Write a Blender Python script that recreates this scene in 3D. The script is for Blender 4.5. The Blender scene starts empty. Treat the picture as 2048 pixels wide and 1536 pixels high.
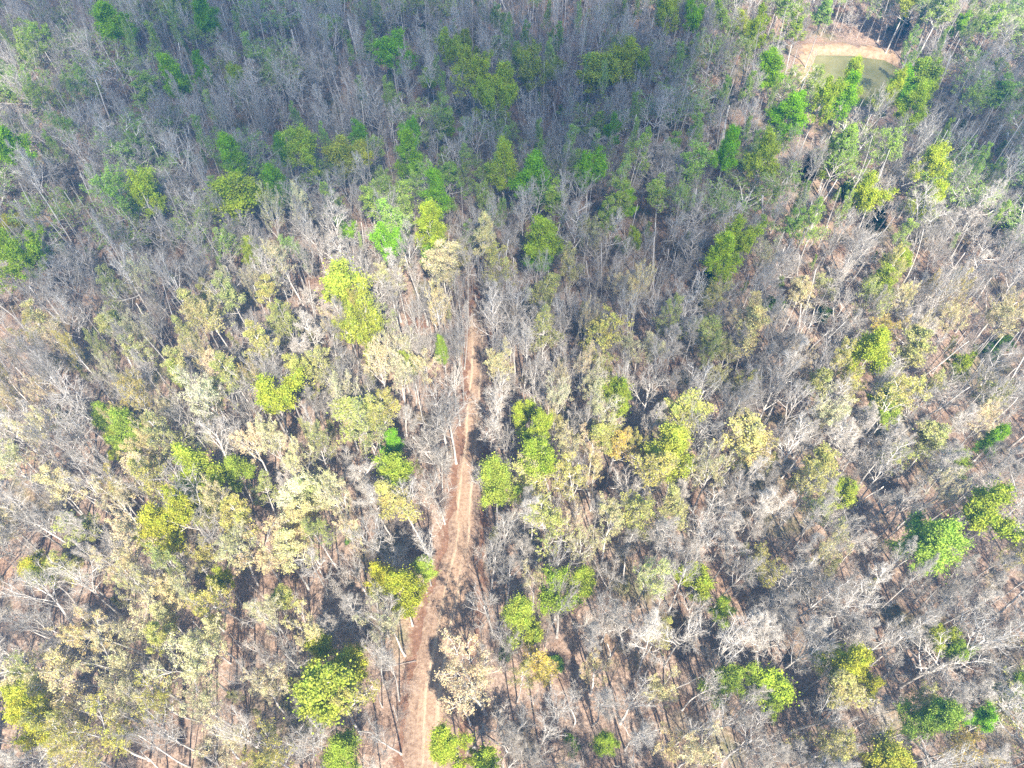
import bpy, math, random
import numpy as np
from mathutils import Vector, noise as mnoise

S = bpy.context.scene
C = S.collection
R = math.radians
rng = np.random.default_rng(11)
random.seed(5)

# ------------------------------------------------------------------ camera, sky, sun, exposure
CAM_H, PITCH, FPX = 100.0, 36.4, 1421.0            # PITCH: degrees up from straight down; FPX: focal length in photo pixels
cam_d = bpy.data.cameras.new('camera')
cam_d.sensor_width = 36.0
cam_d.lens = 36.0 * FPX / 2048.0
cam_d.clip_start, cam_d.clip_end = 0.5, 6000.0
cam = bpy.data.objects.new('camera', cam_d)
C.objects.link(cam)
cam.location = (0, 0, CAM_H)
cam.rotation_euler = (R(PITCH), 0, 0)
S.camera = cam

SUN_EL, SUN_DX = R(49), 0.20                        # shadows run away from the camera and a little to one side
_az = math.atan2(SUN_DX, -1.0)
TO_SUN = Vector((math.sin(_az) * math.cos(SUN_EL), math.cos(_az) * math.cos(SUN_EL), math.sin(SUN_EL)))
W = bpy.data.worlds.new('World')
S.world = W
W.use_nodes = True
nt = W.node_tree
sky = nt.nodes.new('ShaderNodeTexSky')
sky.sky_type = 'NISHITA'
sky.sun_disc = False
sky.sun_elevation = SUN_EL
sky.sun_rotation = _az
sky.air_density, sky.dust_density, sky.ozone_density = 1.0, 0.6, 1.0
nt.nodes['Background'].inputs['Strength'].default_value = 0.125
nt.links.new(sky.outputs[0], nt.nodes['Background'].inputs['Color'])
sun_d = bpy.data.lights.new('sun', 'SUN')
sun_d.energy, sun_d.angle, sun_d.color = 5.0, R(0.5), (1.0, 0.94, 0.85)
sun = bpy.data.objects.new('sun', sun_d)
C.objects.link(sun)
sun.rotation_euler = (-TO_SUN).to_track_quat('-Z', 'Y').to_euler()

S.view_settings.view_transform = 'Standard'
S.view_settings.look = 'None'
S.view_settings.exposure = 1.55
S.view_settings.gamma = 1.0
S.render.engine = 'CYCLES'
cy = S.cycles
cy.max_bounces, cy.diffuse_bounces, cy.glossy_bounces, cy.transmission_bounces = 5, 3, 2, 3
cy.volume_bounces, cy.transparent_max_bounces = 0, 12
cy.use_adaptive_sampling, cy.adaptive_threshold = True, 0.015
cy.use_denoising = False
cy.caustics_reflective = cy.caustics_refractive = False

# ------------------------------------------------------------------ pixel <-> ground
_ct, _st = math.cos(R(PITCH)), math.sin(R(PITCH))
FWD = np.array([0, _st, -_ct]); UPV = np.array([0, _ct, _st]); RGT = np.array([1.0, 0, 0])


def at(px, py, z):
    """Ground-plane position (at height z) seen at a pixel of the 2048 x 1536 photograph, and its depth."""
    d = FWD + RGT * ((px - 1024) / FPX) + UPV * ((768 - py) / FPX)
    k = (z - CAM_H) / d[2]
    return k * d[0], k * d[1], k


def project(x, y, z):
    v = np.array([x, y, z - CAM_H])
    k = v @ FWD
    if k < 1:
        return -9e3, -9e3
    return 1024 + FPX * (v @ RGT) / k, 768 - FPX * (v @ UPV) / k


POND = [(1618, 163), (1632, 112), (1700, 113), (1768, 122), (1800, 140), (1795, 195), (1715, 215), (1625, 205)]
POND_W = np.array([at(px, py, -0.6)[:2] for px, py in POND])
POND_C = POND_W.mean(0)

# centre line and half width of the dirt track, from the photograph
TRACK = [(850, 1700, 86), (860, 1536, 72), (872, 1400, 78), (896, 1250, 76), (926, 1100, 52), (936, 1000, 46), (946, 900, 38), (955, 800, 34),
         (958, 700, 33), (957, 640, 26), (955, 606, 12)]
TRK = np.array([(*at(px, py, 0)[:2], w * (.84 if py > 1180 else .70) * at(px, py, 0)[2] / FPX) for px, py, w in TRACK])


def track_at(y):
    """x of the centre line and half width of the track at ground distance y; half width 0 past its end."""
    x = np.interp(y, TRK[:, 1], TRK[:, 0])
    hw = np.interp(y, TRK[:, 1], TRK[:, 2], left=TRK[0, 2], right=0)
    return x, np.where(np.asarray(y) > TRK[-1, 1], 0, hw)


def inside(poly, x, y):
    r = np.zeros(np.shape(x), bool)
    n = len(poly)
    for i in range(n):
        (x0, y0), (x1, y1) = poly[i], poly[(i + 1) % n]
        c = ((y0 > y) != (y1 > y)) & (x < (x1 - x0) * (y - y0) / (y1 - y0 + 1e-12) + x0)
        r ^= c
    return r


def pond_dist(x, y):
    """Signed distance to the pond outline (negative inside)."""
    d = np.full(np.shape(x), 1e9)
    n = len(POND_W)
    for i in range(n):
        a, b = POND_W[i], POND_W[(i + 1) % n]
        ab = b - a
        t = np.clip(((x - a[0]) * ab[0] + (y - a[1]) * ab[1]) / (ab @ ab), 0, 1)
        d = np.minimum(d, np.hypot(x - a[0] - t * ab[0], y - a[1] - t * ab[1]))
    return np.where(inside(POND_W, x, y), -d, d)


def height(x, y):
    x, y = np.asarray(x, float), np.asarray(y, float)
    z = 0.7 * np.sin(x * 0.031 + 1.3) * np.sin(y * 0.027 + .4) + 0.35 * np.sin(x * .083 + y * .061) + 0.15 * np.sin(x * .21 - y * .17)
    xt, hw = track_at(y)
    k = np.clip(1 - (np.abs(x - xt) - hw) / 5.0, 0, 1) * (hw > 0)
    z = z * (1 - .75 * k)
    pd = pond_dist(x, y)
    near = np.clip(1 - (pd - 4) / 18, 0, 1)
    z = z * (1 - near)
    z = z + np.where(pd < 0, -0.6 - np.clip(-pd * .35, 0, 1.4), 0)
    berm = np.exp(-((pd - 3.2) / 2.2) ** 2) * 0.7
    z = z + np.where(pd > -1, berm, 0) - np.where((pd >= 0) & (pd < 1.6), .6 * (1 - pd / 1.6), 0)
    return z


def hz(x, y):
    return float(height(x, y))


# ------------------------------------------------------------------ materials
def mat(name):
    m = bpy.data.materials.new(name)
    m.use_nodes = True
    n = m.node_tree
    n.nodes.clear()
    out = n.nodes.new('ShaderNodeOutputMaterial')
    return m, n, out


def node(n, kind, **kw):
    k = n.nodes.new(kind)
    for a, b in kw.items():
        setattr(k, a, b)
    return k


def ramp(n, stops, src):
    r = n.nodes.new('ShaderNodeValToRGB')
    e = r.color_ramp.elements
    while len(e) < len(stops):
        e.new(.5)
    for k, (p, c) in enumerate(stops):
        e[k].position = p
        e[k].color = (*c, 1) if len(c) == 3 else c
    n.links.new(src, r.inputs[0])
    return r.outputs[0]


def noise(n, scale, detail=4, rough=.6, coord=None, dim='3D'):
    t = n.nodes.new('ShaderNodeTexNoise')
    t.noise_dimensions = dim
    t.inputs['Scale'].default_value = scale
    t.inputs['Detail'].default_value = detail
    t.inputs['Roughness'].default_value = rough
    if coord is not None:
        n.links.new(coord, t.inputs['Vector'])
    return t.outputs[0]


def mixc(n, fac, a, b, mode='MIX'):
    m = n.nodes.new('ShaderNodeMix')
    m.data_type = 'RGBA'
    m.blend_type = mode
    for s, v in ((m.inputs[0], fac), (m.inputs[6], a), (m.inputs[7], b)):
        if isinstance(v, (int, float)):
            s.default_value = v
        elif isinstance(v, tuple):
            s.default_value = (*v, 1)
        else:
            n.links.new(v, s)
    return m.outputs[2]


def math_(n, op, a, b=None, clamp=False):
    m = n.nodes.new('ShaderNodeMath')
    m.operation = op
    m.use_clamp = clamp
    for s, v in ((m.inputs[0], a), (m.inputs[1], b)):
        if v is None:
            continue
        if isinstance(v, (int, float)):
            s.default_value = v
        else:
            n.links.new(v, s)
    return m.outputs[0]


def bark_mat(name, dark, light, spread=.5):
    m, n, out = mat(name)
    b = node(n, 'ShaderNodeBsdfDiffuse')
    tc = node(n, 'ShaderNodeTexCoord')
    mp = node(n, 'ShaderNodeMapping')
    mp.inputs['Scale'].default_value = (1, 1, .18)
    n.links.new(tc.outputs['Object'], mp.inputs[0])
    col = ramp(n, [(.3, dark), (.7, light)], noise(n, 2.2, 5, .7, mp.outputs[0]))
    oi = node(n, 'ShaderNodeObjectInfo')
    v = math_(n, 'MULTIPLY_ADD', oi.outputs['Random'], spread)
    v.node.inputs[2].default_value = 1 - spread * .6
    col = mixc(n, 1.0, col, v, 'MULTIPLY')
    n.links.new(col, b.inputs[0])
    n.links.new(b.outputs[0], out.inputs[0])
    return m


def leaf_mat(name, trans=.35, var=.55):
    """Leaf colour comes from each tree's own tint; every leaf differs a little from the next."""
    m, n, out = mat(name)
    at_ = node(n, 'ShaderNodeAttribute', attribute_type='INSTANCER', attribute_name='tint')
    geo = node(n, 'ShaderNodeNewGeometry')
    tc = node(n, 'ShaderNodeTexCoord')
    k = math_(n, 'MULTIPLY_ADD', geo.outputs['Random Per Island'], var)
    k.node.inputs[2].default_value = 1 - var * .5
    k2 = ramp(n, [(.3, (.72, .72, .72)), (.7, (1.25, 1.22, 1.1))], noise(n, .7, 2, .5, tc.outputs['Object']))
    col = mixc(n, 1.0, at_.outputs['Color'], k, 'MULTIPLY')
    col = mixc(n, 1.0, col, k2, 'MULTIPLY')
    hue = ramp(n, [(.30, (.80, 1.0, .85)), (.5, (1, 1, 1)), (.72, (1.08, .98, 1.1))], noise(n, 1.1, 3, .7, tc.outputs['Object']))
    col = mixc(n, 1.0, col, hue, 'MULTIPLY')
    d, t, mx = node(n, 'ShaderNodeBsdfDiffuse'), node(n, 'ShaderNodeBsdfTranslucent'), node(n, 'ShaderNodeMixShader')
    mx.inputs[0].default_value = trans
    n.links.new(col, d.inputs[0])
    n.links.new(col, t.inputs[0])
    n.links.new(d.outputs[0], mx.inputs[1])
    n.links.new(t.outputs[0], mx.inputs[2])
    n.links.new(mx.outputs[0], out.inputs[0])
    return m


M_BARK = bark_mat('pale_bark', (.33, .295, .255), (.76, .70, .62), .6)
M_TWIG = bark_mat('twig_bark', (.28, .245, .20), (.58, .515, .425), .65)
M_BRUSH = bark_mat('brush_bark', (.20, .16, .13), (.42, .35, .29), .6)
M_LEAF = leaf_mat('spring_leaf')
M_LOG = bark_mat('log_bark', (.14, .11, .09), (.36, .30, .25), .5)


def ground_mat():
    m, n, out = mat('leaf_litter')
    b = node(n, 'ShaderNodeBsdfDiffuse')
    g = node(n, 'ShaderNodeNewGeometry')
    P = g.outputs['Position']
    fine = ramp(n, [(.29, (.060, .038, .027)), (.42, (.21, .145, .103)), (.55, (.37, .268, .198)), (.72, (.56, .45, .355))], noise(n, 2.6, 8, .78, P))
    big = ramp(n, [(.32, (.62, .52, .46)), (.5, (1, 1, 1)), (.70, (1.2, 1.06, .94))], noise(n, .11, 5, .6, P))
    col = mixc(n, 1.0, fine, big, 'MULTIPLY')
    gm = ramp(n, [(.53, (0, 0, 0)), (.66, (1, 1, 1))], noise(n, .085, 6, .65, P))
    gm = math_(n, 'MULTIPLY', gm, .65)
    col = mixc(n, gm, col, ramp(n, [(.35, (.06, .08, .028)), (.65, (.20, .22, .09))], noise(n, 3.0, 5, .7, P)))
    e = node(n, 'ShaderNodeAttribute', attribute_name='earth')
    ed = math_(n, 'ADD', e.outputs['Fac'], math_(n, 'MULTIPLY', math_(n, 'SUBTRACT', noise(n, .9, 6, .7, P), .5), 1.6))
    ed = ramp(n, [(.42, (0, 0, 0)), (.62, (1, 1, 1))], ed)
    earth = ramp(n, [(.3, (.13, .068, .042)), (.55, (.225, .125, .078)), (.75, (.34, .22, .145))], noise(n, 1.7, 8, .7, P))
    col = mixc(n, math_(n, 'MULTIPLY', ed, math_(n, 'GREATER_THAN', e.outputs['Fac'], .01)), col, earth)
    n.links.new(col, b.inputs[0])
    bp = node(n, 'ShaderNodeBump')
    bp.inputs['Strength'].default_value = .8
    bp.inputs['Distance'].default_value = .25
    n.links.new(noise(n, 3.2, 7, .75, P), bp.inputs['Height'])
    n.links.new(bp.outputs[0], b.inputs['Normal'])
    n.links.new(b.outputs[0], out.inputs[0])
    return m


def track_mat():
    m, n, out = mat('track_earth')
    b = node(n, 'ShaderNodeBsdfDiffuse')
    uv = node(n, 'ShaderNodeAttribute', attribute_name='across')
    g = node(n, 'ShaderNodeNewGeometry')
    P = g.outputs['Position']
    mp = node(n, 'ShaderNodeMapping')
    mp.inputs['Scale'].default_value = (1.5, .10, 1)
    n.links.new(uv.outputs['Vector'], mp.inputs[0])
    streak = noise(n, 1.3, 8, .75, mp.outputs[0])
    grain = noise(n, 2.4, 8, .75, P)
    lo = ramp(n, [(.30, (.060, .036, .025)), (.46, (.19, .125, .086)), (.68, (.36, .26, .185))], grain)
    hi = ramp(n, [(.30, (.20, .122, .075)), (.52, (.33, .222, .145)), (.75, (.47, .35, .24))], grain)
    sx = node(n, 'ShaderNodeSeparateXYZ')
    n.links.new(uv.outputs['Vector'], sx.inputs[0])
    # worn pale along the middle, litter-strewn towards the verges
    mid = math_(n, 'SUBTRACT', 1.05, math_(n, 'ABSOLUTE', sx.outputs[2]))
    k = math_(n, 'ADD', mid, math_(n, 'MULTIPLY', math_(n, 'SUBTRACT', streak, .5), 1.7))
    k = math_(n, 'ADD', k, math_(n, 'MULTIPLY', math_(n, 'SUBTRACT', noise(n, .16, 5, .65, P), .5), 2.2))
    col = mixc(n, ramp(n, [(.25, (0, 0, 0)), (.95, (1, 1, 1))], k), lo, hi)
    wob = math_(n, 'MULTIPLY', math_(n, 'SUBTRACT', noise(n, .10, 2, .5, P), .5), 1.6)
    rut = math_(n, 'ABSOLUTE', math_(n, 'SUBTRACT', math_(n, 'ABSOLUTE', math_(n, 'ADD', sx.outputs[0], wob)), .85))
    rf = math_(n, 'MULTIPLY', ramp(n, [(.0, (1, 1, 1)), (.34, (0, 0, 0))], rut), ramp(n, [(.40, (0, 0, 0)), (.62, (.85, .85, .85))], streak))
    col = mixc(n, rf, col, (.56, .43, .29))
    n.links.new(col, b.inputs[0])
    bp = node(n, 'ShaderNodeBump')
    bp.inputs['Strength'].default_value = .6
    bp.inputs['Distance'].default_value = .12
    n.links.new(math_(n, 'ADD', streak, noise(n, 4, 5, .7, P)), bp.inputs['Height'])
    n.links.new(bp.outputs[0], b.inputs['Normal'])
    n.links.new(b.outputs[0], out.inputs[0])
    return m


def bank_mat():
    m, n, out = mat('bank_clay')
    b = node(n, 'ShaderNodeBsdfDiffuse')
    P = node(n, 'ShaderNodeNewGeometry').outputs['Position']
    col = ramp(n, [(.3, (.24, .14, .075)), (.5, (.37, .25, .15)), (.7, (.48, .36, .24))], noise(n, .8, 8, .7, P))
    n.links.new(col, b.inputs[0])
    n.links.new(b.outputs[0], out.inputs[0])
    return m


def water_mat():
    m, n, out = mat('pond_water')
    b = node(n, 'ShaderNodeBsdfPrincipled')
    P = node(n, 'ShaderNodeNewGeometry').outputs['Position']
    n.links.new(ramp(n, [(.35, (.16, .155, .055)), (.7, (.26, .235, .105))], noise(n, .18, 3, .6, P)), b.inputs['Base Color'])
    b.inputs['Roughness'].default_value = .12
    b.inputs['Specular IOR Level'].default_value = .3
    bp = node(n, 'ShaderNodeBump')
    bp.inputs['Strength'].default_value = .1
    bp.inputs['Distance'].default_value = .05
    n.links.new(noise(n, 3, 3, .5, P), bp.inputs['Height'])
    n.links.new(bp.outputs[0], b.inputs['Normal'])
    n.links.new(b.outputs[0], out.inputs[0])
    return m


# ------------------------------------------------------------------ mesh helpers
def mesh_from(name, v, q, mats, mi=None, smooth=True):
    """All-quad mesh from arrays."""
    me = bpy.data.meshes.new(name)
    v = np.asarray(v, np.float32)
    q = np.asarray(q, np.int32)
    me.vertices.add(len(v))
    me.vertices.foreach_set('co', v.ravel())
    me.loops.add(q.size)
    me.loops.foreach_set('vertex_index', q.ravel())
    me.polygons.add(len(q))
    me.polygons.foreach_set('loop_start', np.arange(0, q.size, 4, dtype=np.int32))
    for m in mats:
        me.materials.append(m)
    if mi is not None:
        me.polygons.foreach_set('material_index', np.asarray(mi, np.int32))
    if smooth:
        me.polygons.foreach_set('use_smooth', np.ones(len(q), bool))
    me.update()
    me.validate()
    return me


def grid_mesh(name, xs, ys, zf, m):
    X, Y = np.meshgrid(xs, ys)
    v = np.stack([X.ravel(), Y.ravel(), zf(X, Y).ravel()], 1)
    nx, ny = len(xs), len(ys)
    a = (np.arange(ny - 1)[:, None] * nx + np.arange(nx - 1)[None]).ravel()
    return mesh_from(name, v, np.stack([a, a + 1, a + nx + 1, a + nx], 1), [m]), X, Y


def link(name, me, kind=None, parent=None):
    o = bpy.data.objects.new(name, me)
    C.objects.link(o)
    if kind:
        o['kind'] = kind
    if parent:
        o.parent = parent
    return o


# ------------------------------------------------------------------ terrain, track, pond
def axis(lo, hi, step, far_lo, far_hi):
    a = list(np.arange(lo, hi + step / 2, step))
    s = step
    while a[-1] < far_hi:
        s *= 1.35
        a.append(a[-1] + s)
    s = step
    while a[0] > far_lo:
        s *= 1.35
        a.insert(0, a[0] - s)
    return np.array(a)


gx, gy = axis(-130, 150, .9, -2500, 2500), axis(-20, 235, .9, -800, 4000)
gme, GX, GY = grid_mesh('ground', gx, gy, height, ground_mat())
_xt, _hw = track_at(GY)
# bared earth spreads unevenly beside the track and in two small clearings
earth = np.clip(1.0 - (np.abs(GX - _xt) - _hw * .75) / 3.0, 0, 1) * (_hw > 0)
for px, py, r in ((742, 470, 4.5), (835, 640, 4.0), (570, 370, 4.0), (950, 590, 3.0)):
    cx_, cy_, _ = at(px, py, 0)
    earth = np.maximum(earth, .62 * np.clip(1.4 - np.hypot((GX - cx_), (GY - cy_) * .6) / r, 0, 1))
a_ = gme.attributes.new('earth', 'FLOAT', 'POINT')
a_.data.foreach_set('value', earth.ravel().astype(np.float32))
link('ground', gme, 'structure')

ty = np.arange(-2, TRK[-1, 1], .5)
nx_ = 27
tx_, thw = track_at(ty)
rag = np.array([[mnoise.noise(Vector((s * 9.3, y * .33, 0))) * .8 + mnoise.noise(Vector((s * 5.1, y * 1.3, 4))) * .6 for y in ty] for s in (-1, 1)])
tv, tacross = [], []
for i, y in enumerate(ty):
    lo, hi = tx_[i] - thw[i] * .8 - rag[0, i] - .2, tx_[i] + thw[i] * .8 + rag[1, i] + .2
    for k in range(nx_):
        x = lo + (hi - lo) * k / (nx_ - 1)
        e = min(k, nx_ - 1 - k) / (nx_ - 1)
        ac = x - tx_[i] + .45
        rutd = -.05 * math.exp(-((abs(ac) - .85) / .22) ** 2)
        tv.append((x, y, hz(x, y) + .012 + .05 * min(1, e * 6) + rutd * min(1, e * 6)))
        tacross.append((ac, y, (x - tx_[i] + .5) / max(thw[i], .5) + max(0, y - 40) * .008))
ai = (np.arange(len(ty) - 1)[:, None] * nx_ + np.arange(nx_ - 1)[None]).ravel()
tme = mesh_from('dirt_track', tv, np.stack([ai, ai + 1, ai + nx_ + 1, ai + nx_], 1), [track_mat()])
ta = tme.attributes.new('across', 'FLOAT_VECTOR', 'POINT')
ta.data.foreach_set('vector', np.array(tacross, np.float32).ravel())
link('dirt_track', tme, 'structure')

pxs = np.arange(POND_W[:, 0].min() - 9, POND_W[:, 0].max() + 9, .5)
pys = np.arange(POND_W[:, 1].min() - 9, POND_W[:, 1].max() + 9, .5)
wme, _, _ = grid_mesh('pond_water', np.array([POND_W[:, 0].min() - 1, POND_W[:, 0].max() + 1]), np.array([POND_W[:, 1].min() - 1, POND_W[:, 1].max() + 1]), lambda X, Y: X * 0 - .42, water_mat())
link('pond_water', wme, 'structure')
# the clay bank: a ring round the far and near-side shores, laid on the berm
PX, PY = np.meshgrid(pxs, pys)
pd_ = pond_dist(PX, PY)
wid = 3.9 + 1.2 * np.sin(PX * .7) * np.sin(PY * .5) + .6 * np.sin(PX * 2.1 + PY * 1.7)
far_side = (PY > POND_C[1] - 2) | (PX < POND_C[0] - 4)
keep = (pd_ > -1.2) & (pd_ < wid) & far_side & (PX < POND_C[0] + 13)
bz = height(PX, PY) + .03
bv = np.stack([PX.ravel(), PY.ravel(), bz.ravel()], 1)
ny_, nxp = PX.shape
bi = (np.arange(ny_ - 1)[:, None] * nxp + np.arange(nxp - 1)[None]).ravel()
kq = keep[:-1, :-1].ravel()
bi = bi[kq]
bq = np.stack([bi, bi + 1, bi + nxp + 1, bi + nxp], 1)
used, inv = np.unique(bq, return_inverse=True)
link('pond_bank', mesh_from('pond_bank', bv[used], inv.reshape(-1, 4), [bank_mat()]), 'structure')

# ------------------------------------------------------------------ clouds overhead that shade the far woods
def lumpy(name, loc, rad, seed):
    import bmesh
    bm = bmesh.new()
    bmesh.ops.create_icosphere(bm, subdivisions=4, radius=1)
    for v in bm.verts:
        n_ = mnoise.fractal(v.co * 1.3 + Vector((seed, seed * 2, 0)), 1.0, 2.0, 4) * .38
        v.co = v.co * (1 + n_)
        v.co = Vector((v.co.x * rad[0], v.co.y * rad[1], v.co.z * rad[2]))
    me = bpy.data.meshes.new(name)
    bm.to_mesh(me)
    bm.free()
    o = link(name, me, 'stuff')
    o.location = loc
    return o


def cloud_mat(density):
    m, n, out = mat('cloud_vapour')
    v = node(n, 'ShaderNodeVolumePrincipled')
    v.inputs['Color'].default_value = (1, 1, 1, 1)
    v.inputs['Density'].default_value = density
    v.inputs['Anisotropy'].default_value = .3
    n.links.new(v.outputs[0], out.inputs['Volume'])
    return m


# (photo pixel of the patch's middle, half extents of the shade on the ground in metres, optical depth, altitude)
CLOUDS = [((860, 120), (74, 46), 1.6, 700), ((1240, 370), (38, 40), 1.45, 850), ((320, 320), (40, 34), .95, 1000),
          ((2000, 260), (24, 26), 1.7, 920), ((330, 0), (66, 28), 1.5, 1120), ((200, 590), (26, 14), .5, 760), ((1150, 60), (46, 50), .7, 1250)]
for k_, ((px, py), (rx, ry), od, alt) in enumerate(CLOUDS):
    x, y, _ = at(px, py, 8)
    t = (alt - 8) / TO_SUN.z
    rz = 30.0
    path = 2 * rz / TO_SUN.z * .8
    cl = lumpy('cloud_clouds' if False else 'clouds', (x + TO_SUN.x * t, y + TO_SUN.y * t, alt), (rx, ry, rz), 3.1 * k_ + 1)
    cl.data.materials.append(cloud_mat(od / path))
    cl['label'] = 'white fair-weather cloud drifting high above the woods'

# ------------------------------------------------------------------ tree growing
def norm(a):
    return a / (np.linalg.norm(a, axis=-1, keepdims=True) + 1e-9)


def grow(p0, d0, L, K, up, jit, g):
    """N branch paths of K segments."""
    pts = [p0]
    d = norm(d0)
    jit_dir = g.normal(size=d.shape)
    for k in range(K):
        pts.append(pts[-1] + d * (L / K)[:, None])
        d = norm(d + np.array([0, 0, up]) / K + jit * g.normal(size=d.shape) / math.sqrt(K) + jit_dir * jit * .3 / K)
    return np.stack(pts, 1)


def tubes(pts, r0, r1, sides):
    """Open tapered tubes round N paths; r0 and r1 are radii at start and tip."""
    N, K1, _ = pts.shape
    tan = norm(pts[:, -1] - pts[:, 0])
    ref = np.where(np.abs(tan[:, 2:3]) < .8, np.array([[0, 0, 1.0]]), np.array([[1.0, 0, 0]]))
    u = norm(np.cross(tan, ref))
    w = np.cross(tan, u)
    t = np.linspace(0, 1, K1)
    rad = r0[:, None] * (1 - t) + r1[:, None] * t
    ang = np.arange(sides) * 2 * math.pi / sides
    ring = np.cos(ang)[None, :, None] * u[:, None] + np.sin(ang)[None, :, None] * w[:, None]
    v = pts[:, :, None, :] + rad[:, :, None, None] * ring[:, None]
    base = (np.arange(N) * K1 * sides)[:, None, None]
    k = (np.arange(K1 - 1) * sides)[None, :, None]
    s = np.arange(sides)[None, None]
    s2 = (np.arange(sides) + 1) % sides
    a = base + k + s
    b = base + k + s2[None, None]
    q = np.stack([a, b, b + sides, a + sides], -1).reshape(-1, 4)
    return v.reshape(-1, 3), q


def kids(pts, L, r, n, t0, t1, ang, ang_sd, ratio, rratio, g, end_short=.55):
    """n children along each path: starts, directions, lengths, radii."""
    N, K1, _ = pts.shape
    t = (t0 + (t1 - t0) * (np.arange(n)[None] + g.random((N, n))) / n)
    f = t * (K1 - 1)
    i = np.clip(f.astype(int), 0, K1 - 2)
    fr = (f - i)[..., None]
    idx = np.arange(N)[:, None]
    a, b = pts[idx, i], pts[idx, i + 1]
    p = a + (b - a) * fr
    tan = norm(b - a)
    az = g.random((N, 1)) * 6.28 + np.arange(n)[None] * 2.4 + g.normal(size=(N, n)) * .5
    ref = np.where(np.abs(tan[..., 2:3]) < .9, np.array([0, 0, 1.0]), np.array([1.0, 0, 0]))
    u = norm(np.cross(tan, ref))
    w = np.cross(tan, u)
    an = np.clip(g.normal(ang, ang_sd, (N, n)), .12, 1.7)[..., None]
    d = tan * np.cos(an) + (u * np.cos(az)[..., None] + w * np.sin(az)[..., None]) * np.sin(an)
    Lc = L[:, None] * ratio * (1 - end_short * (t - t0) / max(t1 - t0, 1e-6)) * g.uniform(.7, 1.25, (N, n))
    rc = np.minimum(r[:, None] * rratio * g.uniform(.75, 1.1, (N, n)), .9 * r[:, None])
    return p.reshape(-1, 3), d.reshape(-1, 3), Lc.ravel(), rc.ravel()


class Bag:
    def __init__(s):
        s.v, s.q, s.m, s.n = [], [], [], 0

    def add(s, v, q, m):
        s.v.append(v)
        s.q.append(q + s.n)
        s.m.append(np.full(len(q), m))
        s.n += len(v)

    def mesh(s, name, mats):
        return mesh_from(name, np.concatenate(s.v), np.concatenate(s.q), mats, np.concatenate(s.m))


def leaves(bag, p, size, g, up=.5, m=2):
    n = len(p)
    nor = norm(g.normal(size=(n, 3)) + np.array([0, 0, up]))
    u = norm(np.cross(nor, g.normal(size=(n, 3))))
    w = np.cross(nor, u)
    s = (size * g.uniform(.55, 1.35, n))[:, None]
    fold = nor * s * g.uniform(-.25, .25, (n, 1))
    v = np.stack([p - u * s * .6, p - w * s * .42 + fold, p + u * s * .6, p + w * s * .42 + fold], 1).reshape(-1, 3)
    bag.add(v, np.arange(4 * n).reshape(-1, 4), m)


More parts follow.
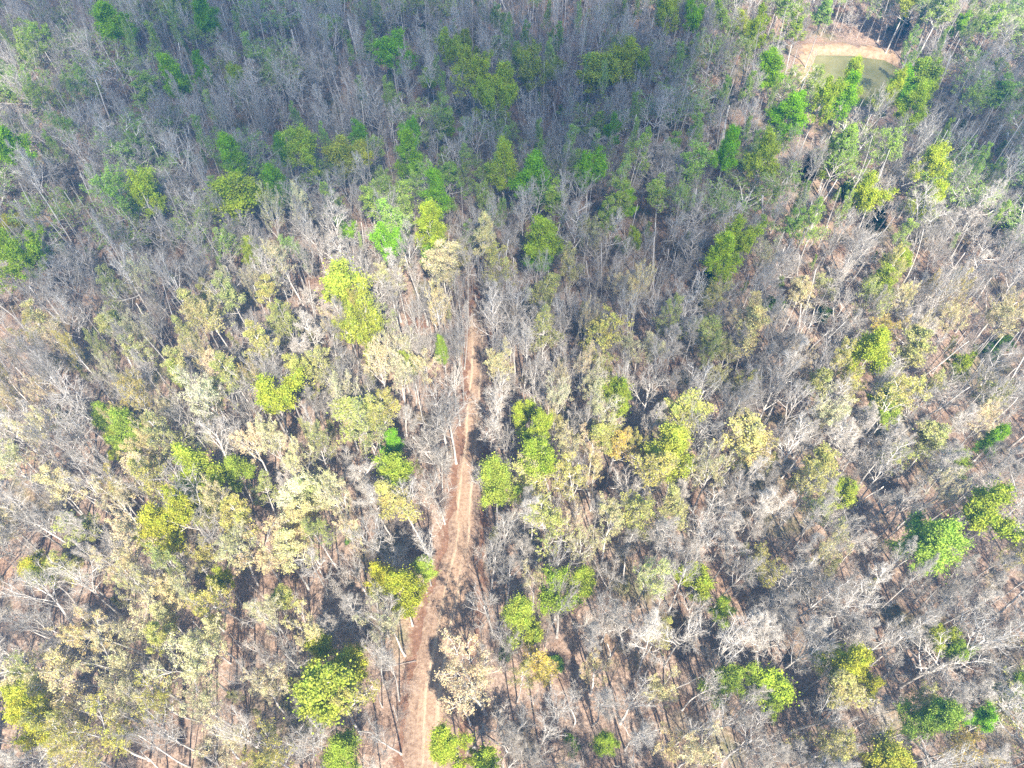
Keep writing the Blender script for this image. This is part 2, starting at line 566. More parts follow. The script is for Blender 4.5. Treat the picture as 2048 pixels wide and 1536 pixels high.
def make_proto(form, leaf, seed):
    """Returns dict(trunk mesh, crown mesh, crown radius, height). form: fan, slender, oval; leaf: none, bud, full, sparse, needle."""
    g = np.random.default_rng(seed)
    H = 18.0
    if form == 'fan':
        th, r0, top_r = H * g.uniform(.60, .72), .165, .075
        n1, t0, a1, l1, up1 = int(g.integers(7, 10)), .58, .50, .50, .50
    elif form == 'wide':
        th, r0, top_r = H * g.uniform(.50, .58), .21, .11
        n1, t0, a1, l1, up1 = int(g.integers(9, 12)), .54, .70, .66, .60
    elif form == 'slender':
        th, r0, top_r = H * .90, .125, .03
        n1, t0, a1, l1, up1 = int(g.integers(13, 18)), .55, .60, .19, .45
    else:
        th, r0, top_r = H * .84, .145, .035
        n1, t0, a1, l1, up1 = int(g.integers(15, 20)), .46, .75, .29, .55
    lean = g.normal(size=(1, 3)) * .05
    lean[:, 2] = 1
    tr = grow(np.array([[0, 0, -.4]]), lean, np.array([th]), 12, .25, .13, g)
    trunk = Bag()
    tv_, tq_ = tubes(tr, np.array([r0]), np.array([top_r]), 8)
    # root flare and a closed tip
    tv_ = tv_.reshape(13, 8, 3)
    c0 = tr[0, 0]
    tv_[0] = c0 + (tv_[0] - c0) * 1.75
    tv_ = np.concatenate([tv_.reshape(-1, 3), tr[0, -1:] + np.array([[0, 0, .05]])])
    e = len(tv_) - 1
    cap = np.array([[96 + i, 96 + (i + 1) % 8, 96 + (i + 2) % 8, e] for i in range(0, 8, 2)])
    trunk.add(tv_, np.concatenate([tq_, cap]), 0)

    crown = Bag()
    nL = np.array([th])
    p, d, L, r = kids(tr, nL, np.array([r0]), n1, t0, .995, a1, .2, l1, .52, g, .45 if form in ('fan', 'wide') else .7)
    # main limbs thin with height
    hfrac = np.clip((p[:, 2] / th - t0) / (1 - t0), 0, 1)
    r = r * (1 - .45 * hfrac)
    b1 = grow(p, d, L, 7, up1, .22, g)
    crown.add(*tubes(b1, r, r * .22, 5), 0)
    dense = dict(none=1.0, bud=.9, full=.7, sparse=.8, needle=.6)[leaf]
    p, d, L2, r2 = kids(b1, L, r, 8, .22, .99, .72, .22, .46, .58, g)
    r2 = np.maximum(r2, .022)
    b2 = grow(p, d, L2, 5, .28, .28, g)
    crown.add(*tubes(b2, r2, r2 * .25, 4), 0)
    p, d, L3, r3 = kids(b2, L2, r2, int(7 * dense + .5), .2, 1, .75, .25, .48, .48, g)
    r3 = np.maximum(r3, .013)
    b3 = grow(p, d, L3, 3, .2, .3, g)
    crown.add(*tubes(b3, r3, r3 * .4, 3), 1)
    p, d, L4, r4 = kids(b3, L3, r3, int(3.6 * dense + .5), .2, 1, .8, .28, .55, .6, g)
    r4 = np.maximum(r4, .007)
    L4 = np.maximum(L4, .25)
    b4 = grow(p, d, L4, 2, .15, .3, g)
    crown.add(*tubes(b4, r4, r4 * .6, 3), 1)
    allp = np.concatenate([b1.reshape(-1, 3), b2.reshape(-1, 3), b3.reshape(-1, 3)])
    ax = np.median(allp[:, :2], 0)
    rad = np.quantile(np.hypot(*(allp[:, :2] - ax).T), .95)
    top = np.quantile(allp[:, 2], .995)

    def along(b, n):
        i = g.integers(0, len(b), n)
        k = g.random(n) * (b.shape[1] - 1)
        k0 = np.clip(k.astype(int), 0, b.shape[1] - 2)
        return b[i, k0] + (b[i, k0 + 1] - b[i, k0]) * (k - k0)[:, None]

    if leaf == 'full':
        tips = np.concatenate([b2[:, -1], b2[:, 3], b1[:, -1]])
        tips = tips[g.permutation(len(tips))[:290]]
        num = 58
        c = np.repeat(tips, num, 0)
        sz = g.uniform(.25, .85, len(tips)).repeat(num)[:, None]
        off = g.normal(size=c.shape) * sz * .62
        off[:, 2] *= .75
        leaves(crown, c + off, .155, g, .7)
        leaves(crown, along(b3, 6000) + g.normal(size=(6000, 3)) * .12, .18, g, .6)
        leaves(crown, along(b4, 4000) + g.normal(size=(4000, 3)) * .10, .17, g, .5)
    elif leaf == 'sparse':
        leaves(crown, along(b4, 5200) + g.normal(size=(5200, 3)) * .10, .14, g, .5)
    elif leaf == 'bud':
        leaves(crown, along(b4, 6800) + g.normal(size=(6800, 3)) * .08, .105, g, .3)
    elif leaf == 'light':
        leaves(crown, along(b4, 2600) + g.normal(size=(2600, 3)) * .06, .11, g, .3)
    return dict(trunk=trunk.mesh('trunk', [M_BARK]), crown=crown.mesh('crown', [M_BARK, M_TWIG, M_LEAF]), rad=rad, top=top, ax=ax)


def make_cedar(seed):
    g = np.random.default_rng(seed)
    H = 9.0
    tr = grow(np.array([[0, 0, -.3]]), np.array([[.02, .01, 1.0]]), np.array([H]), 8, .2, .03, g)
    t = Bag()
    t.add(*tubes(tr, np.array([.14]), np.array([.02]), 7), 0)
    c = Bag()
    p, d, L, r = kids(tr, np.array([H]), np.array([.14]), 60, .10, .98, 1.15, .2, .26, .3, g, .85)
    b1 = grow(p, d, L, 4, .5, .2, g)
    c.add(*tubes(b1, r, r * .3, 3), 0)
    p, d, L2, r2 = kids(b1, L, r, 8, .2, 1, .8, .25, .45, .5, g)
    b2 = grow(p, d, L2, 2, .3, .3, g)
    q = np.repeat(b2[:, 1:].reshape(-1, 3), 14, 0)
    leaves(c, q + g.normal(size=q.shape) * .16, .20, g, .4)
    return dict(trunk=t.mesh('trunk', [M_LOG]), crown=c.mesh('crown', [M_LOG, M_TWIG, M_LEAF]), rad=1.9, top=H * 1.02, ax=np.zeros(2))


def make_shrub(seed):
    g = np.random.default_rng(seed)
    st = Bag()
    d = g.normal(size=(7, 3)) * .45
    d[:, 2] = 1
    b0 = grow(np.zeros((7, 3)) - np.array([0, 0, .15]), d, g.uniform(1.6, 2.6, 7), 5, .2, .2, g)
    c = Bag()
    tr = grow(np.array([[0, 0, -.2]]), np.array([[0, 0, 1.0]]), np.array([1.4]), 5, .2, .1, g)
    st.add(*tubes(tr, np.array([.05]), np.array([.02]), 6), 0)
    c.add(*tubes(b0, np.full(7, .03), np.full(7, .012), 4), 0)
    p, d, L, r = kids(b0, np.full(7, 2.2), np.full(7, .03), 7, .25, 1, .8, .25, .45, .5, g)
    b1 = grow(p, d, L, 3, .2, .3, g)
    c.add(*tubes(b1, r, r * .4, 3), 1)
    q = np.repeat(b1[:, 1:].reshape(-1, 3), 18, 0)
    leaves(c, q + g.normal(size=q.shape) * .2, .20, g, .6)
    return dict(trunk=st.mesh('stem', [M_BRUSH]), crown=c.mesh('crown', [M_BRUSH, M_BRUSH, M_LEAF]), rad=1.5, top=2.8, ax=np.zeros(2))


def make_sapling(seed, H=4.5):
    g = np.random.default_rng(seed)
    t, c = Bag(), Bag()
    ln = g.normal(size=(1, 3)) * .15
    ln[:, 2] = 1
    tr = grow(np.array([[0, 0, -.2]]), ln, np.array([H]), 7, .1, .12, g)
    t.add(*tubes(tr, np.array([.035]), np.array([.008]), 5), 0)
    p, d, L, r = kids(tr, np.array([H]), np.array([.032]), 16, .2, .98, .7, .25, .42, .5, g)
    b1 = grow(p, d, L, 4, .3, .28, g)
    c.add(*tubes(b1, r, r * .4, 3), 0)
    p, d, L2, r2 = kids(b1, L, r, 8, .2, 1, .8, .28, .5, .6, g)
    b2 = grow(p, d, L2, 2, .2, .3, g)
    c.add(*tubes(b2, np.maximum(r2, .006), np.maximum(r2 * .5, .005), 3), 0)
    p, d, L3, r3 = kids(b2, L2, r2, 3, .2, 1, .8, .3, .6, .6, g)
    b3 = grow(p, d, L3, 1, .2, .3, g)
    c.add(*tubes(b3, np.maximum(r3, .005), np.maximum(r3 * .5, .005), 3), 0)
    return dict(trunk=t.mesh('trunk', [M_BRUSH]), crown=c.mesh('crown', [M_BRUSH]), rad=1.3, top=H, ax=np.zeros(2))


PROTO = {
    'bare_fan': [make_proto('fan', 'none', 100 + i) for i in range(5)],
    'bare_wide': [make_proto('wide', 'none', 120 + i) for i in range(4)],
    'bare_slender': [make_proto('slender', 'none', 140 + i) for i in range(5)],
    'bare_oval': [make_proto('oval', 'none', 160 + i) for i in range(4)],
    'bud_fan': [make_proto('fan', 'bud', 200 + i) for i in range(4)],
    'bud_wide': [make_proto('wide', 'bud', 220 + i) for i in range(3)],
    'bud_slender': [make_proto('slender', 'bud', 240 + i) for i in range(3)],
    'sparse_fan': [make_proto('fan', 'sparse', 300 + i) for i in range(3)],
    'sparse_oval': [make_proto('oval', 'sparse', 320 + i) for i in range(3)],
    'sparse_slender': [make_proto('slender', 'sparse', 340 + i) for i in range(3)],
    'full_fan': [make_proto('fan', 'full', 400 + i) for i in range(4)],
    'full_wide': [make_proto('wide', 'full', 420 + i) for i in range(3)],
    'full_oval': [make_proto('oval', 'full', 440 + i) for i in range(3)],
    'cedar': [make_cedar(500 + i) for i in range(3)],
    'shrub': [make_shrub(520 + i) for i in range(3)],
    'sapling': [make_sapling(540 + i, 3.2 + i * .7) for i in range(4)],
}

# ------------------------------------------------------------------ where the trees stand
# leaf colours by code
TINT = {'Y': (.47, .49, .07), 'L': (.38, .47, .07), 'G': (.25, .45, .03), 'P': (.50, .485, .17), 'F': (.36, .50, .09), 'D': (.045, .085, .028),
        'T': (.72, .63, .36), 'O': (.55, .45, .12), 'W': (.70, .60, .40), 'S': (.12, .21, .03)}
HUE = {'Y': 'yellow-green', 'L': 'lime-green', 'G': 'mid-green', 'P': 'pale yellow-green', 'F': 'fresh pale green', 'D': 'dark green', 'T': 'cream-budded', 'O': 'ochre-budded', 'W': 'whitish-budded', 'S': 'deep green'}
# crowns one can pick out in the photograph: pixel of the crown's middle, its width in pixels, colour code
MARKED = """
60 90 50 P;8 135 26 G;75 200 56 P;30 205 34 P;10 290 56 G;140 270 60 P;225 370 66 P;290 390 48 L;180 365 26 G;465 320 45 G;405 130 24 G;415 160 30 G;470 162 34 L;345 155 40 G
240 50 54 G;330 20 40 P;420 30 38 G;505 368 70 L;550 378 45 G;612 295 56 L;560 300 30 G;675 312 72 Y;15 452 40 Y;35 520 100 L;685 452 42 G;500 510 36 L;295 185 44 P;650 55 32 P;170 180 40 P
788 115 60 G;888 95 42 L;937 88 30 L;745 105 30 P;850 160 34 L;945 150 70 L;995 165 62 L;1062 137 72 Y;1105 125 34 L;1018 75 36 P;1103 75 28 P;985 206 74 L;1225 127 58 L;1262 124 44 L;1287 126 30 L;1330 35 38 L
1385 30 40 G;1390 110 32 P;727 272 34 G;765 285 36 P;835 262 30 G;770 208 34 P;865 225 44 P;895 245 26 G;930 260 28 P;808 312 42 G;890 320 38 P;940 320 44 P;1002 335 44 L;1075 355 62 G;1185 360 54 G;882 390 44 G
760 350 38 P;1170 255 36 P;1225 255 30 G;1265 300 46 P;1180 310 28 P;1358 290 38 P;1390 320 46 P;1260 405 36 G;1075 470 56 L;775 490 54 G;845 450 50 L;810 440 44 P;955 470 36 P;905 530 44 P;855 510 30 G;1090 510 44 G;1275 490 30 L;1018 545 56 P
1455 50 36 P;1480 45 32 L;1520 55 36 L;1765 40 36 Y;1805 52 34 D;1910 25 38 P;1920 55 30 G;1535 140 52 G;1495 115 30 P;1450 190 44 D;1632 168 36 P;1702 160 40 L;1775 190 38 L;1790 165 42 G;1860 155 46 L;1640 205 42 L;1690 200 38 G
1735 210 36 P;1830 215 44 L;1590 230 56 G;1560 290 38 P;1530 300 48 L;1460 300 42 G;1615 335 46 D;1690 275 50 P;1680 310 52 P;1665 330 40 L;1760 300 62 P;1855 330 46 L;1860 405 46 L;1905 270 50 D;1920 380 56 D;1940 200 58 P;2005 190 44 P
1715 395 50 L;1690 385 34 D;1755 435 42 D;1465 490 56 L;1440 410 34 P;1600 60 40 P;1660 30 40 P;1720 20 44 P;1580 20 36 P;2030 430 44 D;1990 355 40 P;1820 110 40 P;1985 60 44 P;2020 25 40 P;1850 30 40 P
1455 522 50 L;1412 562 42 D;1755 558 46 L;1795 520 44 L;1650 622 40 S;1545 610 46 S;1405 585 36 D;2010 680 48 S;1985 700 44 S;1730 715 66 Y;1920 735 42 L;1795 790 50 L;1778 835 46 L;1985 880 38 G;1913 925 48 L;1620 965 72 P;1690 995 48 Y;1640 830 84 T;1430 780 48 T;1978 795 40 S
1940 1012 92 L;1850 1075 92 L;1408 1170 62 Y;1445 1222 44 L;1688 1325 70 Y;1738 1372 54 Y;1885 1275 50 Y;1905 1312 44 L;1440 1372 60 L;1495 1362 56 L;1583 1370 66 L;1862 1438 72 L;1915 1490 80 O;1975 1445 46 G;2030 1380 60 L;1775 1515 96 Y;1560 1422 32 L;2030 1100 56 P
725 635 98 Y;660 567 74 Y;738 662 80 P;550 812 80 Y;1065 825 50 L;1068 865 62 L;1247 800 54 L;1110 915 56 L;1275 925 68 P;1360 917 82 Y;990 970 70 L;1055 970 60 P;1165 960 70 P;788 895 42 G;800 945 66 L;830 1030 70 P;820 742 40 Y;885 708 24 L;1180 660 40 D;650 742 68 P;470 590 58 P;340 730 42 P;360 742 30 L;520 690 60 P
213 835 48 L;245 870 58 L;225 890 46 Y;325 1040 72 Y;370 1025 60 Y;415 1010 50 Y;375 930 74 Y;310 935 60 P;270 805 56 O;330 860 66 P;330 815 36 W;470 950 54 L;65 1120 54 Y;75 1155 50 Y;440 1160 44 Y;560 1195 36 S;705 1070 32 S
765 1150 60 Y;800 1180 64 Y;842 1140 48 L;735 1262 82 W;1120 1175 78 L;1160 1165 50 L;1045 1230 68 Y;1068 1285 40 Y;1012 1312 32 S;1112 1330 38 S;965 1378 124 W;905 1495 72 Y;945 1515 46 Y;968 1502 50 L;1218 1480 42 L;1140 1490 40 S;660 1330 92 Y;640 1300 60 Y;690 1330 60 Y;680 1420 78 P;685 1517 64 L;1300 1140 70 P;1110 1080 112 P
510 1090 108 T;1180 770 60 T;1200 830 60 T;590 930 66 T;550 890 60 T;660 970 70 T;230 1010 60 T;140 1330 120 T;200 1245 84 T;200 1350 90 T;390 1330 100 T;440 1300 80 T;600 1260 70 T;540 1250 70 T;520 1390 70 T;190 1475 120 O;120 1500 80 O;60 1440 80 Y;20 1415 60 Y;330 1400 70 O;420 1420 70 T;280 1060 80 T;240 1150 70 T
761 740 66 T;792 773 62 T;857 736 60 T;1161 732 56 T;1117 787 56 T;1222 1050 80 T;1192 1358 66 T;1000 740 56 T;1400 1500 80 T;1330 1480 70 T;430 790 70 T;470 740 70 P;600 740 56 P;590 660 50 P;440 650 66 P;700 1000 60 T;580 520 60 T;600 430 50 T;1209 705 84 P;1330 905 40 P
"""
# bare trees one can pick out
BARE = """
939 531 46 f;919 585 44 f;837 640 44 f;908 664 50 f;939 702 42 f;885 838 140 w;922 830 90 w;997 808 56 f;1028 690 60 f;1021 613 66 f;1076 544 54 f;1155 613 60 f;1230 592 64 f;1274 623 48 f;1178 849 56 f;1055 893 60 f;837 790 44 f;785 575 36 s;800 555 36 s;730 551 50 f;710 527 48 f
1004 1272 86 w;1124 1214 100 w;1223 1218 74 f;878 1098 66 f;1000 1067 70 f;980 1111 60 f;1322 1067 76 s;782 1470 76 f;737 1313 60 f;1038 1436 66 f;1086 1457 60 f;1267 1402 100 w;1124 1402 70 f;1301 1300 80 s;1366 1272 90 f;1150 390 60 f;1460 1300 80 f;1600 1310 70 f;1790 1270 100 w;1500 1480 120 w;1650 1420 110 w;1960 1290 120 w;400 990 100 f;430 900 80 f;90 740 90 w;160 800 80 f;60 570 90 w;250 540 90 w;330 560 80 w;150 1160 90 f;480 1480 100 w;620 1130 70 f
"""
trees = []                                     # dicts: form, kind, x, y, wide (crown radius), tall, tint code, marked
FULL = {'Y', 'L', 'G'}


def depth_of(px, py, z):
    return at(px, py, z)[2]


def tall_of(px, py, w_m, code):
    if code == 'D':
        return min(max(w_m * 1.6, 6), 11)
    if code == 'S':
        return min(max(w_m * .75, 1.6), 3.5)
    if w_m < 4:
        return 12.5 + rng.uniform(-1.5, 2)
    return 18.5 + rng.uniform(-1.5, 2.5)


for row in MARKED.replace('\n', ';').split(';'):
    if not row.strip():
        continue
    px, py, w, c = row.split()
    px, py, w = float(px), float(py), float(w)
    c = 'F' if c == 'P' and py < 480 else c
    dk = depth_of(px, py, 12)
    wm = w * dk / FPX
    tall = tall_of(px, py, wm, c)
    x, y, _ = at(px, py, tall * (.74 if c not in 'DS' else .5))
    big = wm > 7.5
    if c == 'D':
        f, kind = 'cedar', 'cedar_tree'
    elif c == 'S':
        f, kind = 'shrub', 'green_shrub'
    elif c in FULL:
        f, kind = ('full_wide' if big else rng.choice(['full_fan', 'full_oval'])), 'leafy_tree'
    elif c in 'PF':
        f, kind = ('sparse_fan' if wm > 5.5 else rng.choice(['sparse_oval', 'sparse_slender'])), 'budding_tree'
    else:
        f, kind = ('bud_wide' if big else 'bud_fan'), 'budding_tree'
    trees.append(dict(form=f, kind=kind, x=x, y=y, rad=wm / 2 * (1.2 if c in 'YLGPF' and py < 560 else 1.08), tall=tall, code=c, marked=True))
for row in BARE.replace('\n', ';').split(';'):
    if not row.strip():
        continue
    px, py, w, c = row.split()
    px, py, w = float(px), float(py), float(w)
    wm = w * depth_of(px, py, 12) / FPX
    tall = 18 + rng.uniform(-1, 3)
    x, y, _ = at(px, py, tall * .72)
    trees.append(dict(form={'f': 'bare_fan', 'w': 'bare_wide', 's': 'bare_slender'}[c], kind='bare_tree', x=x, y=y, rad=wm / 2, tall=tall, code='', marked=True))

# the rest of the wood: spaced out at random between them
CELL = 3.0
buckets = {}


def put(x, y):
    buckets.setdefault((int(x // CELL), int(y // CELL)), []).append((x, y))


def clash(x, y, r):
    k = int(r // CELL) + 1
    i, j = int(x // CELL), int(y // CELL)
    for a in range(i - k, i + k + 1):
        for b in range(j - k, j + k + 1):
            for q in buckets.get((a, b), ()):
                if (q[0] - x) ** 2 + (q[1] - y) ** 2 < r * r:
                    return True
    return False


# nothing but the marked trees grows on the track; marked ones step off it
for t in trees:
    xt, hw = track_at(t['y'])
    if hw > 0 and abs(t['x'] - xt) < hw * .85 + .3:
        t['x'] = float(xt + math.copysign(hw * .85 + .5, t['x'] - xt))
    for _ in range(40):
        if float(pond_dist(np.array(t['x']), np.array(t['y']))) > 1.5:
            break
        v = np.array([t['x'], t['y']]) - POND_C
        t['x'], t['y'] = (np.array([t['x'], t['y']]) + v / (np.linalg.norm(v) + 1e-6) * .7).tolist()
    put(t['x'], t['y'])


def open_ground(x, y):
    xt, hw = track_at(y)
    if hw > 0 and abs(x - xt) < hw + .4:
        return True
    if y > TRK[-1, 1] and y < TRK[-1, 1] + 2 and abs(x - TRK[-1, 0]) < 1.5:
        return True
    if POND_W[:, 0].min() - 9 < x < POND_W[:, 0].max() - 3 and POND_W[:, 1].min() - 20 < y < POND_C[1]:
        return True
    pd = float(pond_dist(np.array(x), np.array(y)))
    if pd < 2:
        return True
    if pd < 6.5 and (y > POND_C[1] - 3 or x < POND_C[0] - 6) and x < POND_C[0] + 14:
        return True
    return False


YFAR = 262
LEAFY = np.array([(t['x'], t['y'], t['rad']) for t in trees if t['code'] in FULL])


def in_front(x, y):
    """True where a tree would stand close before one of the leafy crowns that show clear in the photograph."""
    dx, dy = x - LEAFY[:, 0], y - LEAFY[:, 1]
    return bool(np.any((np.abs(dx) < LEAFY[:, 2] + .6) & (dy < 1) & (dy > -2.2 - LEAFY[:, 1] * .035)))


n_try = 0
while n_try < 60000:
    n_try += 1
    y = rng.uniform(-16, YFAR)
    half = 88 + .62 * max(y, 0)
    x = rng.uniform(-half, half)
    u, v = project(x, y, 12)
    right_mid = u > 1330 and v > 380
    r = float(np.interp(v, [250, 600, 1000], [3.1, 3.15, 3.25])) - (.2 if right_mid else 0)
    r *= rng.uniform(.85, 1.15)
    if clash(x, y, r) or open_ground(x, y) or in_front(x, y):
        continue
    put(x, y)
    a = rng.random()
    if u < 750 and v > 560:
        probs = (.61, .26, .03, .10)           # bare, cream, ochre, pale
    elif u < 1330 and v > 600:
        probs = (.71, .18, .01, .10)
    elif v > 450:
        probs = (.82, .07, .01, .10)
    elif u > 1400:
        probs = (.60, .02, .0, .38)
    else:
        probs = (.68, .04, .01, .27)
    k = int(rng.choice(4, p=probs))
    if y < 75 and abs(x - float(track_at(y)[0])) < 9:
        k = 0                                  # leafless trees line the track
    code = ['', 'T', 'O', 'F' if v < 520 else 'P'][k]
    tall = rng.uniform(13.5, 20)
    rad = rng.uniform(1.7, 3.3) if v < 600 or right_mid else rng.uniform(1.5, 3.1)
    if k == 0:
        if right_mid:
            f = rng.choice(['bare_slender', 'bare_oval', 'bare_fan', 'bare_wide'], p=[.48, .20, .24, .08])
        elif v < 450:
            f = rng.choice(['bare_slender', 'bare_oval', 'bare_fan', 'bare_wide'], p=[.26, .30, .38, .06])
        else:
            f = rng.choice(['bare_slender', 'bare_oval', 'bare_fan', 'bare_wide'], p=[.22, .20, .40, .18])
        if f == 'bare_slender':
            rad *= .7
        if f == 'bare_wide':
            rad *= 1.3
    elif k == 3:
        f = rng.choice(['sparse_fan', 'sparse_oval', 'sparse_slender'])
    else:
        f = rng.choice(['bud_fan', 'bud_wide', 'bud_slender'], p=[.5, .3, .2])
    trees.append(dict(form=str(f), kind='bare_tree' if k == 0 else 'budding_tree', x=x, y=y, rad=rad, tall=tall, code=code, marked=False))

for t in trees:
    t['u'], t['v'] = project(t['x'], t['y'], hz(t['x'], t['y']) + t['tall'] * (.74 if t['code'] not in ('D', 'S') else .5))
    t['dist'] = math.hypot(t['x'], t['y'], CAM_H - 12)
    t['seen'] = -10 < t['u'] < 2058 and -10 < t['v'] < 1546
    c = t['code']
    if c:
        b = np.array(TINT[c])
        if c in 'LG' and t['v'] < 560:
            b = b * np.array([1.15, 1.14, .8])
        b = b * rng.uniform(.85, 1.12) * np.array([rng.uniform(.9, 1.1), 1, rng.uniform(.75, 1.1)])
        t['tint'] = tuple(float(q) for q in b)
    else:
        t['tint'] = (.4, .35, .3)

LIMIT = 298
single, mass = [], []
for kind in sorted({t['kind'] for t in trees}):
    g_ = sorted([t for t in trees if t['kind'] == kind], key=lambda t: (not t['seen'], not t['marked'], t['dist']))
    ins = [t for t in g_ if t['seen']]
    single += ins[:LIMIT]
    mass += ins[LIMIT:] + [t for t in g_ if not t['seen']]

# ------------------------------------------------------------------ build each tree
def where(t):
    """Words that say where a tree stands."""
    xt, hw = track_at(t['y'])
    xt, hw = float(xt), float(hw)
    dx = t['x'] - xt
    if hw > 0 and t['y'] < TRK[-1, 1] and abs(dx) < hw + 4.5:
        return ('left' if dx < 0 else 'right') + ' of the track'
    pd = float(pond_dist(np.array(t['x']), np.array(t['y'])))
    if pd < 9:
        return 'beside the pond'
    return ''


SHAPE = {'bare_fan': 'fan-shaped', 'bare_wide': 'wide-spreading', 'bare_slender': 'slender', 'bare_oval': 'oval-crowned', 'bud_fan': 'fan-shaped', 'bud_wide': 'wide-spreading', 'bud_slender': 'slender',
         'sparse_fan': 'fan-shaped', 'sparse_oval': 'oval-crowned', 'sparse_slender': 'slender', 'full_fan': 'rounded', 'full_wide': 'broad', 'full_oval': 'oval', 'cedar': 'cone-shaped', 'shrub': 'low'}
CAT = {'bare_tree': 'tree', 'budding_tree': 'tree', 'leafy_tree': 'tree', 'cedar_tree': 'tree', 'green_shrub': 'shrub'}
GROUP = {'bare_tree': 'bare trees in the woods', 'budding_tree': 'budding trees in the woods', 'leafy_tree': 'leafy trees in the woods', 'cedar_tree': 'evergreen trees in the woods', 'green_shrub': 'green shrubs under the trees'}
said = set()


def describe(t):
    size = '' if t['kind'] == 'green_shrub' else ('large ' if t['rad'] > 3.9 else 'small ' if t['rad'] < 2.0 else '')
    hue = 'leafless grey' if t['kind'] == 'bare_tree' else HUE[t['code']]
    noun = {'bare_tree': 'tree', 'budding_tree': 'tree', 'leafy_tree': 'leafy tree', 'cedar_tree': 'evergreen', 'green_shrub': 'shrub'}[t['kind']]
    w = where(t)
    for dec in (0, 1):
        pos = '%.*f%% across, %.*f%% down the photo' % (dec, min(max(t['u'] / 20.48, 0), 100), dec, min(max(t['v'] / 15.36, 0), 100))
        lab = f"{size}{SHAPE[t['form']]} {hue} {noun}{' ' + w if w else ''}, {pos}"
        if lab not in said:
            break
    said.add(lab)
    return lab


src = {}                                       # one standing tree of each form, whose meshes the far woods repeat
for t in single:
    P = PROTO[t['form']]
    k = int(rng.integers(len(P)))
    p = P[k]
    t['k'] = k
    root = bpy.data.objects.new(t['kind'], None)
    C.objects.link(root)
    root.empty_display_size = .5
    root.location = (t['x'], t['y'], hz(t['x'], t['y']))
    s = t['rad'] / p['rad']
    z = t['tall'] / p['top']
    root.scale = (s, s * rng.uniform(.92, 1.08), z)
    root.rotation_euler = (rng.normal(0, .025), rng.normal(0, .025), rng.uniform(0, 6.28))
    root['label'] = describe(t)
    root['category'] = CAT[t['kind']]
    root['group'] = GROUP[t['kind']]
    tr = link('stem' if t['kind'] == 'green_shrub' else 'trunk', p['trunk'], parent=root)
    cr = link('crown', p['crown'], parent=root)
    cr['tint'] = t['tint']
    # trunks keep a believable thickness whatever the crown's width
    wk = (.5 + .5 * s) / s
    tr.scale = (wk, wk, 1)
    src.setdefault((t['form'], k), (tr, cr))


def scatter(name, items, sources, label):
    """One object that repeats the given source meshes at many points."""
    me = bpy.data.meshes.new(name)
    n = len(items)
    me.vertices.add(n)
    me.vertices.foreach_set('co', np.array([i['co'] for i in items], np.float32).ravel())
    for an, typ, key, fld in (('turn', 'FLOAT_VECTOR', 'rot', 'vector'), ('size', 'FLOAT_VECTOR', 'scale', 'vector'), ('tint', 'FLOAT_VECTOR', 'tint', 'vector'), ('pick', 'INT', 'pick', 'value')):
        a = me.attributes.new(an, typ, 'POINT')
        arr = np.array([i[key] for i in items], np.int32 if typ == 'INT' else np.float32)
        a.data.foreach_set(fld, arr.ravel())
    o = link(name, me, 'stuff')
    o['label'] = label
    ng = bpy.data.node_groups.new(name, 'GeometryNodeTree')
    ng.interface.new_socket('Geometry', in_out='INPUT', socket_type='NodeSocketGeometry')
    ng.interface.new_socket('Geometry', in_out='OUTPUT', socket_type='NodeSocketGeometry')
    N, Lk = ng.nodes, ng.links
    gi, go = N.new('NodeGroupInput'), N.new('NodeGroupOutput')
    join = N.new('GeometryNodeJoinGeometry')
    for objs in reversed(sources):
        gi_ = N.new('GeometryNodeGeometryToInstance')
        for ob in objs:
            oi = N.new('GeometryNodeObjectInfo')
            oi.inputs['Object'].default_value = ob
            oi.transform_space = 'ORIGINAL'
            Lk.new(oi.outputs['Geometry'], gi_.inputs[0])
        Lk.new(gi_.outputs[0], join.inputs[0])
    iop = N.new('GeometryNodeInstanceOnPoints')
    iop.inputs['Pick Instance'].default_value = True
    Lk.new(gi.outputs[0], iop.inputs['Points'])
    Lk.new(join.outputs[0], iop.inputs['Instance'])
    for an, typ, sock in (('turn', 'FLOAT_VECTOR', 'Rotation'), ('size', 'FLOAT_VECTOR', 'Scale'), ('pick', 'INT', 'Instance Index')):
        na = N.new('GeometryNodeInputNamedAttribute')
        na.data_type = typ
        na.inputs['Name'].default_value = an
        Lk.new(na.outputs['Attribute'], iop.inputs[sock])
    Lk.new(iop.outputs[0], go.inputs[0])
    md = o.modifiers.new('scatter', 'NODES')
    md.node_group = ng
    return o


# smaller bare trees standing between the tall ones
n_try = 0
while n_try < 60000:
    n_try += 1
    y = rng.uniform(-12, 235)
    half = 66 + .60 * max(y, 0)
    x = rng.uniform(-half, half)
    if clash(x, y, float(np.interp(y, [30, 70, 120], [2.2, 1.9, 1.65]))) or open_ground(x, y) or in_front(x, y):
        continue
    put(x, y)
    c = ('F' if y > 90 else 'P') if rng.random() < .16 else ''
    mass.append(dict(form=str(rng.choice(['sparse_oval', 'sparse_fan'] if c else ['bare_oval', 'bare_fan', 'bare_slender'])), x=x, y=y, rad=rng.uniform(.9, 1.8), tall=rng.uniform(6, 12.5), code=c,
                     tint=tuple(np.array(TINT[c]) * rng.uniform(.6, 1)) if c else (.4, .35, .3)))
print('mid storey', len(mass))
keys = sorted(src)
by_form = {}
for i, (f, k) in enumerate(keys):
    by_form.setdefault(f, []).append(i)
items = []
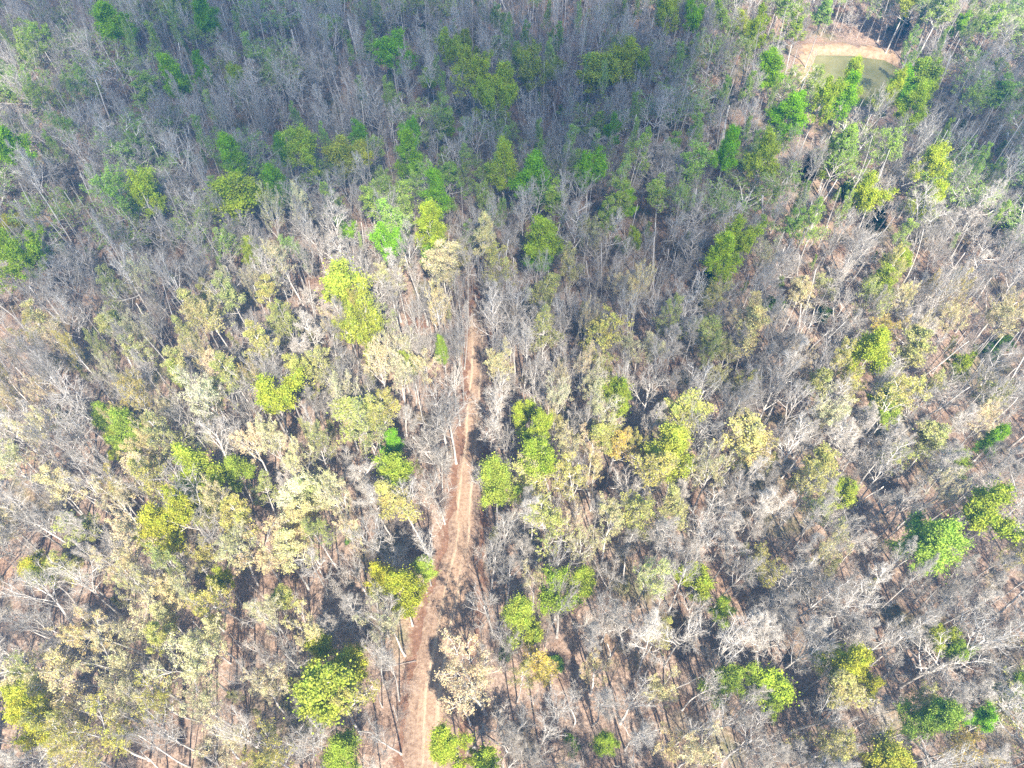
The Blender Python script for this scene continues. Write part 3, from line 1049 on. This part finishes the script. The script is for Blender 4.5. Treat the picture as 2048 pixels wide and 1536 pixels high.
for t in mass:
    if t['form'] not in by_form:
        continue
    i = int(rng.choice(by_form[t['form']]))
    p = PROTO[keys[i][0]][keys[i][1]]
    s = t['rad'] / p['rad']
    items.append(dict(co=(t['x'], t['y'], hz(t['x'], t['y'])), rot=(rng.normal(0, .025), rng.normal(0, .025), rng.uniform(0, 6.28)), scale=(s, s, t['tall'] / p['top']), tint=t['tint'], pick=i))
scatter('woods', items, [src[k] for k in keys], 'far-off leafless and budding trees of the woods reading as one mass')

# saplings along the verges as things, the rest of the undergrowth as one mass
sap_src, cnt = [], 0
sap_items = []
while cnt < 9500:
    y = rng.uniform(-10, 215)
    half = 66 + .60 * max(y, 0)
    x = rng.uniform(-half, half)
    if open_ground(x, y):
        continue
    cnt += 1
    s = rng.uniform(.45, 1.25)
    sap_items.append((x, y, s))
verge = []
for x, y, s in sap_items:
    xt, hw = track_at(y)
    u, v = project(x, y, 2)
    if hw > 0 and abs(x - xt) < hw + 6 and 0 < u < 2048 and 560 < v < 1530 and len(verge) < 60:
        verge.append((x, y, s))
for j, (x, y, s) in enumerate(verge):
    p = PROTO['sapling'][j % 4]
    root = bpy.data.objects.new('bare_sapling', None)
    C.objects.link(root)
    root.location = (x, y, hz(x, y))
    root.scale = (s * 1.1, s * 1.1, s)
    root.rotation_euler = (0, 0, rng.uniform(0, 6.28))
    u, v = project(x, y, hz(x, y) + 2)
    xt, hw = track_at(y)
    root['label'] = f"thin leafless brown sapling {'left' if x < xt else 'right'} of the dirt track, {u / 20.48:.1f}% across and {v / 15.36:.1f}% down"
    root['category'] = 'sapling'
    root['group'] = 'saplings along the dirt track'
    a, b = link('trunk', p['trunk'], parent=root), link('crown', p['crown'], parent=root)
    if j < 4:
        sap_src.append((a, b))
vs = set(verge)
items = [dict(co=(x, y, hz(x, y)), rot=(0, 0, rng.uniform(0, 6.28)), scale=(s * 1.15, s * 1.15, s), tint=(.3, .25, .2), pick=int(rng.integers(4))) for x, y, s in sap_items if (x, y, s) not in vs]
scatter('undergrowth', items, sap_src, 'brown leafless brush growing thick beneath the trees')

# ------------------------------------------------------------------ fallen logs and broken snags
def fallen(px, py, L, ang, r, label):
    g = np.random.default_rng(int(px + py))
    x, y, _ = at(px, py, 0)
    b = Bag()
    pts = grow(np.array([[-L / 2, 0, r * .8]]), np.array([[1.0, 0, 0]]), np.array([L]), 8, 0, .05, g)
    pts[..., 2] = r * .8
    v, q = tubes(pts, np.array([r]), np.array([r * .55]), 8)
    e = np.arange(8)
    caps = np.array([[0, 1, 2, 3], [0, 3, 4, 7], [4, 5, 6, 7]])
    b.add(v, np.concatenate([q, caps[:, ::-1], caps + 64]), 0)
    o = link('fallen_log', None)
    o.location = (x, y, hz(x, y))
    o.rotation_euler = (0, 0, ang)
    o['label'], o['category'], o['group'] = label, 'log', 'logs on the forest floor'
    link('trunk', b.mesh('trunk', [M_LOG]), parent=o)
    c = Bag()
    p, d, Lb, rb = kids(pts, np.array([L]), np.array([r]), 5, .5, .98, .8, .2, .22, .4, g)
    d[:, 2] = np.abs(d[:, 2])
    bb = grow(p, d, Lb, 4, .1, .2, g)
    c.add(*tubes(bb, rb, rb * .3, 4), 0)
    link('crown', c.mesh('crown', [M_LOG]), parent=o)


for px, py, L, an, r in ((995, 1490, 5.5, -.55, .13), (1560, 1330, 7, .9, .14), (1230, 1300, 5, 1.0, .16), (620, 1080, 6, -.5, .13), (240, 1120, 6, .3, .14), (1700, 900, 7, .8, .13), (1480, 1010, 6, 1.1, .13),
                         (800, 1330, 4.5, .2, .11), (1050, 1130, 5, .4, .12), (330, 1250, 6, -.8, .14), (1850, 1180, 6.5, .7, .15), (560, 1440, 6, .5, .14)):
    fallen(px, py, L, an, r, f"grey-brown fallen log on the leaf litter, {px / 20.48:.0f}% across and {py / 15.36:.0f}% down the photo")

# ------------------------------------------------------------------ the air between the camera and the far woods
import bmesh as _bm
bm = _bm.new()
_bm.ops.create_cube(bm, size=1)
for v in bm.verts:
    v.co = Vector((v.co.x * 5600, v.co.y * 5600 + 1500, -4 if v.co.z < 0 else 104))
hme = bpy.data.meshes.new('haze')
bm.to_mesh(hme)
bm.free()
hm, n, out = mat('haze_air')
vp = node(n, 'ShaderNodeVolumePrincipled')
vp.inputs['Color'].default_value = (.12, .52, 1.0, 1)
vp.inputs['Density'].default_value = .00075
vp.inputs['Anisotropy'].default_value = .2
n.links.new(vp.outputs[0], out.inputs['Volume'])
hme.materials.append(hm)
hz_o = link('haze', hme, 'stuff')
print('trees', len(trees), 'single', len(single), 'mass', len(mass))
